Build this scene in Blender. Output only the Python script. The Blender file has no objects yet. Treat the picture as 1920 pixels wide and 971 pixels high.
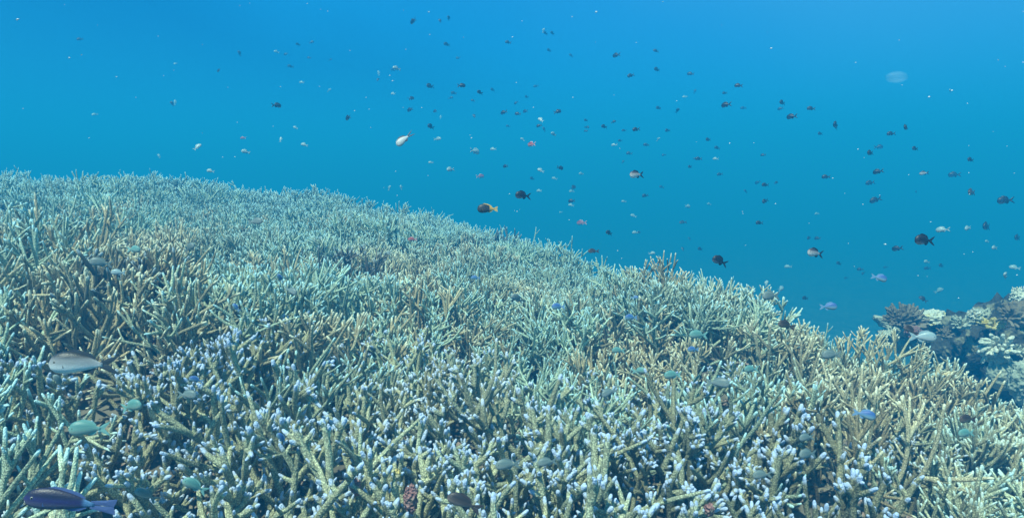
import bpy, bmesh, math, random
import numpy as np
from mathutils import Vector, Matrix, noise

R = math.radians
sc = bpy.context.scene
random.seed(11)

# ------------------------------------------------------------------ camera
PITCH = 8.43
cam_d = bpy.data.cameras.new("camera")
cam = bpy.data.objects.new("camera", cam_d)
sc.collection.objects.link(cam)
sc.camera = cam
cam_d.sensor_width = 36.0
FPX = 1251.0                                   # focal length in photo pixels (1920 wide)
cam_d.lens = 36.0 * FPX / 1920.0
cam_d.clip_start = 0.05
cam_d.clip_end = 500
cam.location = (0, 0, 0)
cam.rotation_euler = (R(90 - PITCH), 0, 0)

# ------------------------------------------------------------------ light
SUN_EL, SUN_AZ = 62.0, 215.0                   # azimuth clockwise from +Y (view direction)
sun_d = bpy.data.lights.new("sun", "SUN")
sun = bpy.data.objects.new("sun", sun_d)
sc.collection.objects.link(sun)
sun_d.energy = 5.0
sun_d.angle = R(1.2)
sun_d.color = (0.97, 1.0, 0.87)
sdir = Vector((math.sin(R(SUN_AZ)) * math.cos(R(SUN_EL)), math.cos(R(SUN_AZ)) * math.cos(R(SUN_EL)), math.sin(R(SUN_EL))))
sun.rotation_euler = sdir.to_track_quat('Z', 'Y').to_euler()

world = bpy.data.worlds.new("World")
sc.world = world
world.use_nodes = True
nt = world.node_tree
nt.nodes.clear()
out = nt.nodes.new("ShaderNodeOutputWorld")
add = nt.nodes.new("ShaderNodeAddShader")
b1 = nt.nodes.new("ShaderNodeBackground")
b2 = nt.nodes.new("ShaderNodeBackground")
sky = nt.nodes.new("ShaderNodeTexSky")
sky.sky_type = 'NISHITA'
sky.sun_disc = False
sky.sun_elevation = R(SUN_EL)
sky.sun_rotation = R(SUN_AZ)
flt = nt.nodes.new("ShaderNodeMix")            # sea water filters the sky light
flt.data_type = 'RGBA'
flt.blend_type = 'MULTIPLY'
flt.inputs[0].default_value = 1.0
flt.inputs[7].default_value = (0.02, 0.35, 0.80, 1)
nt.links.new(sky.outputs[0], flt.inputs[6])
nt.links.new(flt.outputs[2], b1.inputs[0])
b1.inputs[1].default_value = 0.05
# down-welling / side-welling light of the sea itself, by elevation
tc = nt.nodes.new("ShaderNodeTexCoord")
sep = nt.nodes.new("ShaderNodeSeparateXYZ")
nt.links.new(tc.outputs["Generated"], sep.inputs[0])
mx = nt.nodes.new("ShaderNodeMath"); mx.operation = 'MULTIPLY_ADD'     # a touch brighter towards the right
mx.inputs[1].default_value = 0.35
nt.links.new(sep.outputs[0], mx.inputs[0])
nt.links.new(sep.outputs[2], mx.inputs[2])
rmp = nt.nodes.new("ShaderNodeMapRange")
rmp.inputs[1].default_value = -1.0
rmp.inputs[2].default_value = 1.0
murk = nt.nodes.new("ShaderNodeTexNoise")            # uneven murk of the open sea
murk.inputs["Scale"].default_value = 2.6
murk.inputs["Detail"].default_value = 3
nt.links.new(tc.outputs["Generated"], murk.inputs["Vector"])
mk = nt.nodes.new("ShaderNodeMath"); mk.operation = 'MULTIPLY_ADD'
mk.inputs[1].default_value = 0.16
nt.links.new(murk.outputs[0], mk.inputs[0])
nt.links.new(mx.outputs[0], mk.inputs[2])
mk2 = nt.nodes.new("ShaderNodeMath"); mk2.operation = 'SUBTRACT'; mk2.inputs[1].default_value = 0.08
nt.links.new(mk.outputs[0], mk2.inputs[0])
nt.links.new(mk2.outputs[0], rmp.inputs[0])
cr = nt.nodes.new("ShaderNodeValToRGB")
nt.links.new(rmp.outputs[0], cr.inputs[0])
els = cr.color_ramp.elements
els[0].position = 0.0;  els[0].color = (0.008, 0.15, 0.36, 1)
els[1].position = 1.0;  els[1].color = (0.25, 0.42, 0.42, 1)
for p, c in ((0.41, (0.012, 0.17, 0.34, 1)), (0.525, (0.005, 0.115, 0.30, 1)), (0.57, (0.008, 0.185, 0.46, 1)),
             (0.625, (0.022, 0.215, 0.52, 1)), (0.73, (0.075, 0.30, 0.60, 1)), (0.86, (0.08, 0.28, 0.36, 1))):
    e = els.new(p); e.color = c
nt.links.new(cr.outputs[0], b2.inputs[0])
b2.inputs[1].default_value = 1.0
nt.links.new(b1.outputs[0], add.inputs[0])
nt.links.new(b2.outputs[0], add.inputs[1])
nt.links.new(add.outputs[0], out.inputs[0])

sc.view_settings.view_transform = 'Standard'
sc.view_settings.look = 'None'
sc.view_settings.exposure = 0.28
sc.view_settings.gamma = 1.0
sc.view_settings.use_curve_mapping = False
sc.render.engine = 'CYCLES'
sc.cycles.use_denoising = True
sc.cycles.max_bounces = 4
sc.cycles.diffuse_bounces = 2
sc.cycles.volume_bounces = 0
sc.cycles.transparent_max_bounces = 8
sc.cycles.use_adaptive_sampling = False

# ------------------------------------------------------------------ helpers
CP, SP = math.cos(R(PITCH)), math.sin(R(PITCH))

def ray(px, py):
    """unit direction of a photo pixel"""
    v = Vector(((px - 960) / FPX, 1.0, (485.5 - py) / FPX))
    return Vector((v.x, v.y * CP + v.z * SP, -v.y * SP + v.z * CP)).normalized()

def project(p):
    yc = p[1] * CP - p[2] * SP
    zc = p[1] * SP + p[2] * CP
    if yc < 0.05:
        return None
    return 960 + FPX * p[0] / yc, 485.5 - FPX * zc / yc, yc

def tag(o, label=None, cat=None, group=None, kind=None):
    if label: o['label'] = label
    if cat: o['category'] = cat
    if group: o['group'] = group
    if kind: o['kind'] = kind
    return o

def link(o, parent=None):
    sc.collection.objects.link(o)
    if parent is not None: o.parent = parent
    return o

def mesh_from(name, verts, faces, mat=None, smooth=True, mats=None, mat_idx=None):
    me = bpy.data.meshes.new(name)
    me.from_pydata(verts, [], faces)
    for m in (mats or ([mat] if mat else [])): me.materials.append(m)
    if smooth:
        me.polygons.foreach_set("use_smooth", [True] * len(me.polygons))
    if mat_idx is not None:
        me.polygons.foreach_set("material_index", mat_idx)
    me.update()
    return me

# ------------------------------------------------------------------ materials
def new_mat(name):
    m = bpy.data.materials.new(name)
    m.use_nodes = True
    t = m.node_tree
    return m, t, t.nodes["Principled BSDF"]

def node(t, typ, **kw):
    n = t.nodes.new(typ)
    for k, v in kw.items(): setattr(n, k, v)
    return n

def mixc(t, fac, a, b, blend='MIX'):
    n = node(t, "ShaderNodeMix", data_type='RGBA', blend_type=blend)
    for s, v in ((0, fac), (6, a), (7, b)):
        if hasattr(v, "default_value") or hasattr(v, "is_linked"):
            t.links.new(v, n.inputs[s])
        else:
            n.inputs[s].default_value = v
    return n.outputs[2]

def ramp(t, src, lo, hi):
    n = node(t, "ShaderNodeMapRange", interpolation_type='SMOOTHSTEP')
    t.links.new(src, n.inputs[0])
    n.inputs[1].default_value = lo
    n.inputs[2].default_value = hi
    return n.outputs[0]

def coral_material(name, green, warm, tip_a, tip_b, dots):
    m, t, bs = new_mat(name)
    geo = node(t, "ShaderNodeNewGeometry")
    att = node(t, "ShaderNodeAttribute", attribute_name="coral")
    sp = node(t, "ShaderNodeSeparateColor")
    t.links.new(att.outputs["Color"], sp.inputs[0])
    big = node(t, "ShaderNodeTexNoise"); big.inputs["Scale"].default_value = 0.9; big.inputs["Detail"].default_value = 3
    t.links.new(geo.outputs["Position"], big.inputs["Vector"])
    patch = ramp(t, big.outputs[0], 0.48, 0.68)
    body = mixc(t, patch, green, warm)
    # each branch a little different
    v = node(t, "ShaderNodeMapRange"); v.inputs[3].default_value = 0.70; v.inputs[4].default_value = 1.25
    t.links.new(sp.outputs[2], v.inputs[0])
    cc = node(t, "ShaderNodeCombineColor")
    for i in range(3): t.links.new(v.outputs[0], cc.inputs[i])
    body = mixc(t, 1.0, body, cc.outputs[0], 'MULTIPLY')
    oi = node(t, "ShaderNodeObjectInfo")
    body = mixc(t, 1.0, body, oi.outputs["Color"], 'MULTIPLY')
    gm = node(t, "ShaderNodeMath", operation='ADD'); gm.inputs[1].default_value = 1.0
    t.links.new(sp.outputs[1], gm.inputs[0])
    gc = node(t, "ShaderNodeCombineColor")
    for i in range(3): t.links.new(gm.outputs[0], gc.inputs[i])
    body = mixc(t, 1.0, body, gc.outputs[0], 'MULTIPLY')
    # brown algae blotches
    fine = node(t, "ShaderNodeTexNoise"); fine.inputs["Scale"].default_value = 16; fine.inputs["Detail"].default_value = 4
    t.links.new(geo.outputs["Position"], fine.inputs["Vector"])
    bl = ramp(t, fine.outputs[0], 0.58, 0.80)
    body = mixc(t, bl, body, (0.20, 0.17, 0.11, 1))
    # polyp cups
    vor = None
    if dots:
        vor = node(t, "ShaderNodeTexVoronoi"); vor.inputs["Scale"].default_value = 210
        tco = node(t, "ShaderNodeTexCoord")
        t.links.new(tco.outputs["Object"], vor.inputs["Vector"])
        d = ramp(t, vor.outputs["Distance"], 0.18, 0.62)
        body = mixc(t, d, mixc(t, 1.0, body, (1.35, 1.35, 1.25, 1), 'MULTIPLY'), mixc(t, 1.0, body, (0.60, 0.60, 0.56, 1), 'MULTIPLY'))
    tipc = mixc(t, patch, tip_a, tip_b)
    tf = ramp(t, sp.outputs[0], 0.25, 0.85)
    col = mixc(t, tf, body, tipc)
    t.links.new(col, bs.inputs["Base Color"])
    bs.inputs["Roughness"].default_value = 0.75
    bs.inputs["Specular IOR Level"].default_value = 0.25
    if dots:
        bp = node(t, "ShaderNodeBump"); bp.inputs["Strength"].default_value = 0.9; bp.inputs["Distance"].default_value = 0.0025
        bp.invert = True
        t.links.new(vor.outputs["Distance"], bp.inputs["Height"])
        t.links.new(bp.outputs[0], bs.inputs["Normal"])
    return m

GREEN, WARM = (0.53, 0.66, 0.53, 1), (0.70, 0.66, 0.47, 1)
M_front = coral_material("coral_lavender_tips", (0.48, 0.50, 0.35, 1), (0.58, 0.54, 0.37, 1), (0.50, 0.62, 0.84, 1), (0.70, 0.76, 0.80, 1), True)
M_mid = coral_material("coral_pale_tips", GREEN, WARM, (0.50, 0.78, 0.80, 1), (0.82, 0.84, 0.66, 1), True)
M_beige = coral_material("coral_beige", (0.56, 0.50, 0.34, 1), (0.62, 0.53, 0.35, 1), (0.80, 0.78, 0.58, 1), (0.88, 0.82, 0.58, 1), True)
M_dark = coral_material("coral_dark", (0.13, 0.14, 0.11, 1), (0.16, 0.14, 0.10, 1), (0.35, 0.42, 0.45, 1), (0.35, 0.42, 0.45, 1), False)
M_far = coral_material("coral_far", GREEN, WARM, (0.55, 0.82, 0.85, 1), (0.75, 0.85, 0.75, 1), True)

def rock_material(name, a, b, patchcol, scale=6.0):
    m, t, bs = new_mat(name)
    geo = node(t, "ShaderNodeTexCoord")
    n1 = node(t, "ShaderNodeTexNoise"); n1.inputs["Scale"].default_value = scale; n1.inputs["Detail"].default_value = 8
    n2 = node(t, "ShaderNodeTexNoise"); n2.inputs["Scale"].default_value = scale * 2.3; n2.inputs["Detail"].default_value = 5
    vor = node(t, "ShaderNodeTexVoronoi"); vor.inputs["Scale"].default_value = scale * 6
    for n in (n1, n2, vor): t.links.new(geo.outputs["Object"], n.inputs["Vector"])
    c = mixc(t, ramp(t, n1.outputs[0], 0.35, 0.65), a, b)
    c = mixc(t, ramp(t, n2.outputs[0], 0.56, 0.66), c, patchcol)
    t.links.new(c, bs.inputs["Base Color"])
    bs.inputs["Roughness"].default_value = 0.9
    bp = node(t, "ShaderNodeBump"); bp.inputs["Strength"].default_value = 0.8; bp.inputs["Distance"].default_value = 0.02
    t.links.new(vor.outputs["Distance"], bp.inputs["Height"])
    t.links.new(bp.outputs[0], bs.inputs["Normal"])
    return m

M_seabed = rock_material("seabed_rubble", (0.10, 0.09, 0.07, 1), (0.19, 0.17, 0.13, 1), (0.28, 0.25, 0.20, 1), 2.0)
M_rock_dark = rock_material("rock_dark", (0.025, 0.03, 0.03, 1), (0.07, 0.07, 0.06, 1), (0.26, 0.25, 0.16, 1), 5)
M_rock_pale = rock_material("rock_pale", (0.34, 0.38, 0.30, 1), (0.48, 0.50, 0.40, 1), (0.65, 0.65, 0.52, 1), 7)
M_rock_brown = rock_material("sponge_brown", (0.18, 0.15, 0.10, 1), (0.25, 0.21, 0.15, 1), (0.30, 0.26, 0.19, 1), 4)
M_pink = rock_material("pink_algae", (0.36, 0.17, 0.17, 1), (0.42, 0.25, 0.23, 1), (0.28, 0.24, 0.18, 1), 22)
M_yellow = rock_material("yellow_coral", (0.62, 0.50, 0.16, 1), (0.72, 0.62, 0.30, 1), (0.80, 0.74, 0.50, 1), 14)
M_white = rock_material("white_coral", (0.62, 0.64, 0.52, 1), (0.78, 0.78, 0.68, 1), (0.70, 0.62, 0.30, 1), 8)

# ------------------------------------------------------------------ reef surface (height of the coral tops)
ctrl = []
def cz(px, py, z):
    d = ray(px, py); k = z / d.z
    ctrl.append((d.x * k, d.y * k, z))
def cd(px, py, d, drop=True):
    v = ray(px, py) * d
    ctrl.append(tuple(v))
    if drop:
        h = math.hypot(v.x, v.y)
        for f, dz in ((1.22, 0.055), (1.6, 0.20), (2.4, 0.55)):
            ctrl.append((v.x * f, v.y * f, v.z * f - dz * h))
for a in ((0, 971, -.80), (480, 971, -.82), (960, 971, -.86), (1440, 971, -.92), (1920, 971, -1.0),
          (0, 800, -.68), (480, 790, -.74), (960, 780, -.80), (1440, 780, -.87), (1850, 830, -1.06),
          (0, 605, -.50), (300, 600, -.56), (600, 600, -.64), (960, 610, -.72), (1250, 600, -.72), (1500, 680, -.86), (1700, 720, -1.02),
          (0, 450, -.36), (400, 450, -.44), (800, 470, -.60), (1050, 520, -.68),
          (0, 408, -.34), (350, 424, -.43), (650, 444, -.55)):
    cz(*a)
for a in ((-60, 390, 12.5), (120, 402, 12.5), (330, 410, 12), (520, 414, 11), (720, 424, 9.5), (860, 454, 8.2), (960, 476, 6.8), (1050, 502, 5.6),
          (1150, 508, 4.6), (1260, 508, 4.0), (1340, 502, 3.8), (1420, 572, 3.8), (1490, 634, 3.8), (1650, 622, 3.9),
          (1740, 695, 3.9), (1850, 735, 3.9), (1960, 785, 3.8)):
    cd(*a, a[0] < 1600)
for az_, zs in ((29, (-1.55, -1.52, -2.6, -4.2)), (33, (-1.62, -1.56, -2.6, -4.3)), (37, (-1.65, -1.58, -2.6, -4.4)), (42, (-1.7, -1.65, -2.7, -4.5)), (50, (-1.9, -2.0, -3.0, -4.8))):
    for d_, z_ in zip((5.1, 6.4, 9.0, 14.0), zs):
        ctrl.append((d_ * math.sin(R(az_)), d_ * math.cos(R(az_)), z_))
ctrl += [(0, 0, -.88), (-1.5, 0, -.72), (1.5, 0, -1.05), (0, -1.5, -.9), (-3.5, 0, -.5), (-3.5, 2, -.42), (-6, 4, -.2), (-9, 7, 0.0),
         (4, 1, -1.5), (5, -1, -1.7), (-14, 8, .1), (-4, -3, -.6), (4, -3, -1.6), (3.6, 2.2, -1.45)]
for az in range(0, 360, 15):
    rr = 34
    ctrl.append((rr * math.sin(R(az)), rr * math.cos(R(az)), -6.5 if 0 <= az < 200 else -5.0))
ctrl = np.array(ctrl)

def tps_k(r2):
    r2 = np.maximum(r2, 1e-12)
    return 0.5 * r2 * np.log(r2)
def squash(x, y):
    """radial compression so near and far control points are evenly spaced"""
    r = np.hypot(x, y)
    k = np.log1p(r / 1.5) / np.maximum(r, 1e-6)
    return x * k, y * k
CX, CY = squash(ctrl[:, 0], ctrl[:, 1])
N = len(CX)
K = tps_k((CX[:, None] - CX) ** 2 + (CY[:, None] - CY) ** 2) + np.eye(N) * 2e-3
Pm = np.stack([np.ones(N), CX, CY], 1)
A = np.block([[K, Pm], [Pm.T, np.zeros((3, 3))]])
W = np.linalg.solve(A, np.concatenate([ctrl[:, 2], np.zeros(3)]))

def top_z(x, y):
    x = np.atleast_1d(np.asarray(x, float)); y = np.atleast_1d(np.asarray(y, float))
    qx, qy = squash(x, y)
    o = np.empty(len(x))
    for i in range(0, len(x), 4000):
        s = slice(i, i + 4000)
        o[s] = tps_k((qx[s, None] - CX) ** 2 + (qy[s, None] - CY) ** 2) @ W[:N] + W[N] + W[N + 1] * qx[s] + W[N + 2] * qy[s]
    far = np.clip((np.hypot(x, y) - 30) / 15, 0, 1)
    o = o * (1 - far) + -6.5 * far
    return np.maximum(o, -6.5)

COL_H = 0.34                                   # height of a colony

def bump_z(x, y):
    return 0.22 * noise.noise(Vector((x * 1.25, y * 1.25, 3.1))) + 0.10 * noise.noise(Vector((x * 2.9, y * 2.9, 9.7)))

def ground_z(x, y):
    return float(top_z(x, y)[0]) - COL_H + bump_z(x, y)

# seabed sheet: polar grid, fine near and coarse far, out to 130 m
rs = [0.0] + list(np.geomspace(0.35, 130, 150))
NA = 300
xs, ys = [], []
for r in rs[1:]:
    for j in range(NA):
        a = 2 * math.pi * j / NA
        xs.append(r * math.sin(a)); ys.append(r * math.cos(a))
zt = top_z(xs, ys)
vv = [(0, 0, float(top_z(0, 0)[0]) - COL_H - .02)]
for x, y, z in zip(xs, ys, zt):
    vv.append((x, y, float(z) - COL_H - 0.02 + bump_z(x, y) + 0.02 * noise.noise(Vector((x * 7, y * 7, 0))) + 0.03 * noise.fractal(Vector((x * 12, y * 12, 4)), 1.0, 2.1, 4)))
ff = [(0, 1 + (j + 1) % NA, 1 + j) for j in range(NA)]
for i in range(len(rs) - 2):
    b0, b1_ = 1 + i * NA, 1 + (i + 1) * NA
    for j in range(NA):
        ff.append((b0 + j, b0 + (j + 1) % NA, b1_ + (j + 1) % NA, b1_ + j))
seabed = link(bpy.data.objects.new("seabed", mesh_from("seabed", vv, ff, M_seabed)))
tag(seabed, kind="structure")

# ------------------------------------------------------------------ staghorn coral
def grow(rng, style):
    """a colony as a list of stems; each stem is a list of tubes; each tube is [(pos, radius, dist_to_tip)], with its random shade"""
    stems = []
    n = {'front': rng.randint(10, 13), 'open': rng.randint(10, 13), 'mid': rng.randint(11, 14), 'far': 15}[style]
    for i in range(n):
        tubes = []
        az = 2 * math.pi * (i * 0.381966 + rng.uniform(-.06, .06))
        q = math.sqrt((i + 0.4) / n)
        tilt = R({'front': 50, 'mid': 54, 'open': 60, 'far': 60}[style]) * q + R(rng.uniform(-8, 8))
        base = Vector((math.sin(az), math.cos(az), 0)) * (0.13 * q) + Vector((0, 0, -0.03))
        d = Vector((math.sin(az) * math.sin(tilt), math.cos(az) * math.sin(tilt), math.cos(tilt)))
        ln = rng.uniform(0.32, 0.44) * 1.0
        rad = {'front': rng.uniform(.0090, .0118), 'mid': rng.uniform(.0074, .0094), 'open': rng.uniform(.0074, .0094), 'far': .0078}[style]
        def limb(p, d, ln, rad, level):
            step = 0.022
            k = max(2, int(ln / step))
            step = ln / k
            pts = [p.copy()]
            dd = d.normalized()
            curl = Vector((rng.uniform(-1, 1), rng.uniform(-1, 1), rng.uniform(0, 1.0))) * 0.055
            up = rng.uniform(0.02, 0.09) if level == 0 else rng.uniform(-0.06, 0.08)
            for s in range(k):
                dd = (dd + curl + Vector((0, 0, up)) + Vector((rng.gauss(0, .055), rng.gauss(0, .055), rng.gauss(0, .055)))).normalized()
                p = p + dd * step
                pts.append(p.copy())
                left = ln - (s + 1) * step
                go = s + 1 < k
                if not go: break
                frac = (s + 1) / k
                # forks
                pf = {'front': .19, 'mid': .26, 'open': .24, 'far': .30}[style] if level < 2 and left > 0.045 and frac > (0.25 if level == 0 else .1) else 0
                if rng.random() < pf and sum(len(t[0]) for t in tubes) < 420:
                    a = R(rng.uniform(24, 54)); sd = Vector((rng.gauss(0, 1), rng.gauss(0, 1), rng.gauss(0, 1))).cross(dd).normalized()
                    limb(p, dd * math.cos(a) + sd * math.sin(a), left * rng.uniform(.8, 1.3), rad * rng.uniform(.82, .95), level + 1)
                # short branchlets
                pb = {'front': .36, 'mid': .16, 'open': .10, 'far': .2}[style]
                if level < 3 and frac > (0.30 if level == 0 else 0) and rng.random() < pb:
                    nb = rng.choice((1, 1, 2)) if style == 'front' else 1
                    for _ in range(nb):
                        a = R(rng.uniform(38, 72)); sd = Vector((rng.gauss(0, 1), rng.gauss(0, 1), rng.gauss(0, 1) + .2)).cross(dd).normalized()
                        if sd.z < -0.2: sd = -sd
                        bl = rng.uniform(.016, .042) if style == 'front' else rng.uniform(.03, .075)
                        q0 = p
                        e = (dd * math.cos(a) + sd * math.sin(a)).normalized()
                        e2 = (e + Vector((0, 0, .35))).normalized()
                        br = rad * rng.uniform(.52, .72)
                        m1 = q0 + e * (bl * .5 + rad * .5); m2 = m1 + e2 * bl * .5
                        tubes.append(([(q0, br * 1.15), (m1, br), (m2, br * .58)], rng.random()))
            rr = []
            for s, q_ in enumerate(pts):
                f = s / (len(pts) - 1)
                rr.append((q_, rad * (1 - 0.22 * f - 0.24 * f ** 6)))
            # knobbly crown at the head of the limb
            if style == 'front' and level <= 1:
                for _ in range(rng.randint(0, 2)):
                    sd = Vector((rng.gauss(0, 1), rng.gauss(0, 1), rng.gauss(0, 1))).cross(dd).normalized()
                    e = (dd * .75 + sd * .8).normalized()
                    q0 = pts[-1] - dd * rng.uniform(.004, .022)
                    br = rad * rng.uniform(.5, .62); bl = rng.uniform(.014, .026)
                    tubes.append(([(q0, br), (q0 + e * bl * .55, br * .92), (q0 + e * bl, br * .55)], rng.random()))
            tubes.append((rr, rng.random()))
        limb(base, d, ln, rad, 0)
        stems.append(tubes)
    return stems

def tube_arrays(tubes, sides, keep=1, fat=1.0, lumps=0.0, rng=None):
    V, F, C = [], [], []
    off = 0
    for pts, shade in tubes:
        if keep > 1 and len(pts) > 3:
            pts = pts[:1] + pts[1:-1][::keep] + pts[-1:]
        n = len(pts)
        P = [p for p, r in pts]
        T = [(P[min(i + 1, n - 1)] - P[max(i - 1, 0)]).normalized() for i in range(n)]
        # arc length to the tip
        acc = [0] * n
        for i in range(n - 2, -1, -1): acc[i] = acc[i + 1] + (P[i + 1] - P[i]).length
        u = T[0].orthogonal().normalized()
        rings = []
        for i in range(n):
            u = (u - T[i] * u.dot(T[i])).normalized()
            rings.append((P[i], u.copy(), T[i].cross(u), pts[i][1] * fat, acc[i]))
        p, u, w, r, a = rings[-1]
        tt = T[-1]
        caps = [(p + tt * r * .75, u, w, r * .68, -r * .75)] if sides > 4 else []
        allr = rings + caps
        for p_, u_, w_, r_, a_ in allr:
            tipv = max(0.0, min(1.0, 1 - (a_) / (0.020 if pts[0][1] > .0075 else .013)))
            for s in range(sides):
                th = 2 * math.pi * s / sides
                rr = r_ * (1 + (rng.uniform(-lumps, lumps) if lumps else 0))
                V.append(p_ + (u_ * math.cos(th) + w_ * math.sin(th)) * rr)
                C.append((tipv, 0.0, shade, 1.0))
        V.append(p + tt * r * 1.15); C.append((1.0, 0, shade, 1.0))
        m = len(allr)
        for i in range(m - 1):
            for s in range(sides):
                s2 = (s + 1) % sides
                F.append((off + i * sides + s, off + i * sides + s2, off + (i + 1) * sides + s2, off + (i + 1) * sides + s))
        e = off + m * sides
        for s in range(sides):
            F.append((off + (m - 1) * sides + s, off + (m - 1) * sides + (s + 1) % sides, e, e))
        off = e + 1
    F = [f if f[2] != f[3] else f[:3] for f in F]
    return V, F, C

def coral_mesh(name, tubes, mat, sides, keep=1, fat=1.0, lumps=0.0, rng=None):
    V, F, C = tube_arrays(tubes, sides, keep, fat, lumps, rng)
    me = mesh_from(name, V, F, mat)
    ca = me.color_attributes.new("coral", 'FLOAT_COLOR', 'POINT')
    ca.data.foreach_set("color", np.array(C, dtype=np.float32).ravel())
    return me

rng = random.Random(5)
STYLES = {'front': (5, M_front), 'mid': (5, M_mid), 'open': (4, M_beige)}
proto_parts, proto_whole, proto_med, proto_low = {}, {}, [], []
for st, (cnt, mat) in STYLES.items():
    proto_parts[st], proto_whole[st] = [], []
    for k in range(cnt):
        stems = grow(rng, st)
        proto_parts[st].append([coral_mesh("branch", s, mat, 8, 1, 1.0, 0.07, rng) for s in stems])
        proto_whole[st].append(coral_mesh("staghorn_coral", [t for s in stems for t in s], mat, 6, 1))
dark_whole = [coral_mesh("dark_coral", [t for s in grow(rng, 'open') for t in s], M_dark, 6, 1) for _ in range(2)]
for k in range(4):
    stems = grow(rng, 'mid' if k % 2 else 'open')
    proto_med.append(tube_arrays([t for s in stems for t in s], 5, 2))
    proto_low.append(tube_arrays([t for s in stems for t in s], 4, 3, .95))

# where colonies stand: a jittered grid over the reef, wider than the frame
cands = []
rg = random.Random(21)
def gap(d): return 0.245 if d < 7 else 0.36
y = -0.6
seen_cells = 0
def scatter(x0, x1, y0, y1, g, keep_fn):
    res = []
    j = 0
    yy = y0
    while yy < y1:
        xx = x0 + (g / 2 if j % 2 else 0)
        while xx < x1:
            px_, py_ = xx + rg.uniform(-.24, .24) * g, yy + rg.uniform(-.24, .24) * g
            if keep_fn(px_, py_): res.append((px_, py_))
            xx += g
        yy += g * 0.87; j += 1
    return res
def near_ok(x, y):
    d = math.hypot(x, y)
    return d < 7.0 and y > 0.35 and abs(x) < 0.95 * y + 1.1 and not (d < 3 and rg.random() < .04)
def far_ok(x, y):
    d = math.hypot(x, y)
    return 7.0 <= d < 15.5 and -1.05 * y - 1 < x < 0.45 * y
pts = scatter(-8, 7, -0.6, 7.2, 0.30, lambda x, y: near_ok(x, y) and math.hypot(x, y) < 3.2) + scatter(-8, 7, -0.6, 7.2, 0.262, lambda x, y: near_ok(x, y) and math.hypot(x, y) >= 3.2)
ptsf = scatter(-16, 8, 2, 15.6, 0.32, far_ok)
allp = pts + ptsf
tz = top_z([p[0] for p in allp], [p[1] for p in allp])
for (x, y), z in zip(allp, tz):
    zz = float(z) - COL_H + bump_z(x, y)
    if zz < -2.6 or (x > 2.3 and math.hypot(x, y) > 4.9): continue
    c = project((x, y, zz + COL_H))
    cands.append((x, y, zz, c))
# drop colonies hidden behind the skyline: march the top surface along the line of sight
def hidden(x, y, z):
    ks = np.linspace(0.35, 0.94, 14)
    t = top_z(x * ks, y * ks)
    return bool(np.any(t - 0.06 > (z + COL_H) * ks + 0.02))
vis, rest = [], []
for x, y, z, c in cands:
    inframe = c is not None and -60 < c[0] < 1980 and c[1] < 1130 and math.hypot(x, y) > 0.5
    if inframe and not hidden(x, y, z): vis.append((c[2], x, y, z, c))
    else: rest.append((x, y, z))
vis.sort(key=lambda v: v[0])
single = vis[:296]
rest += [(x, y, z) for _, x, y, z, _ in vis[296:]]
print("colonies in view", len(vis), "last single depth", single[-1][0], "rest", len(rest))

# --- the mass of colonies beyond those: one thicket
VV, CC, LL, LS = [], [], [], []
voff = 0
def bake(arr):
    V, F, C = arr
    return (np.array([tuple(v) for v in V], dtype=np.float32), np.array(C, dtype=np.float32),
            np.array([i for f in F for i in f], dtype=np.int32), np.array([len(f) for f in F], dtype=np.int32))
med = [bake(a) for a in proto_med]; low = [bake(a) for a in proto_low]
for x, y, z in rest:
    d = math.hypot(x, y)
    V, C, L, S = rg.choice(med if d < 7.5 else low)
    a = rg.uniform(0, 6.283); s = rg.uniform(.84, 1.14) * (1.0 if d < 2.3 else .9 if d < 3.6 else .80 if d < 7 else .92)
    ca, sa = math.cos(a) * s, math.sin(a) * s
    M = np.array([[ca, -sa, 0], [sa, ca, 0], [0, 0, s]], dtype=np.float32)
    VV.append(V @ M.T + np.array([x, y, z], dtype=np.float32))
    C = C.copy(); C[:, 1] = rg.uniform(-.38, .20)
    CC.append(C); LL.append(L + voff); LS.append(S)
    voff += len(V)
VV = np.concatenate(VV); CC = np.concatenate(CC); LL = np.concatenate(LL); LS = np.concatenate(LS)
me = bpy.data.meshes.new("staghorn_thicket")
me.vertices.add(len(VV)); me.vertices.foreach_set("co", VV.ravel())
me.loops.add(len(LL)); me.loops.foreach_set("vertex_index", LL)
me.polygons.add(len(LS)); me.polygons.foreach_set("loop_start", np.concatenate([[0], np.cumsum(LS)[:-1]]).astype(np.int32))
me.update(calc_edges=True)
me.polygons.foreach_set("use_smooth", np.ones(len(LS), dtype=bool))
ca = me.color_attributes.new("coral", 'FLOAT_COLOR', 'POINT'); ca.data.foreach_set("color", CC.ravel())
me.materials.append(M_far)
print("thicket verts", len(VV))
thicket = link(bpy.data.objects.new("staghorn_thicket", me))
tag(thicket, "hazy mass of staghorn coral covering the far reef slope up to the skyline", "coral thicket", kind="stuff")

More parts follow.
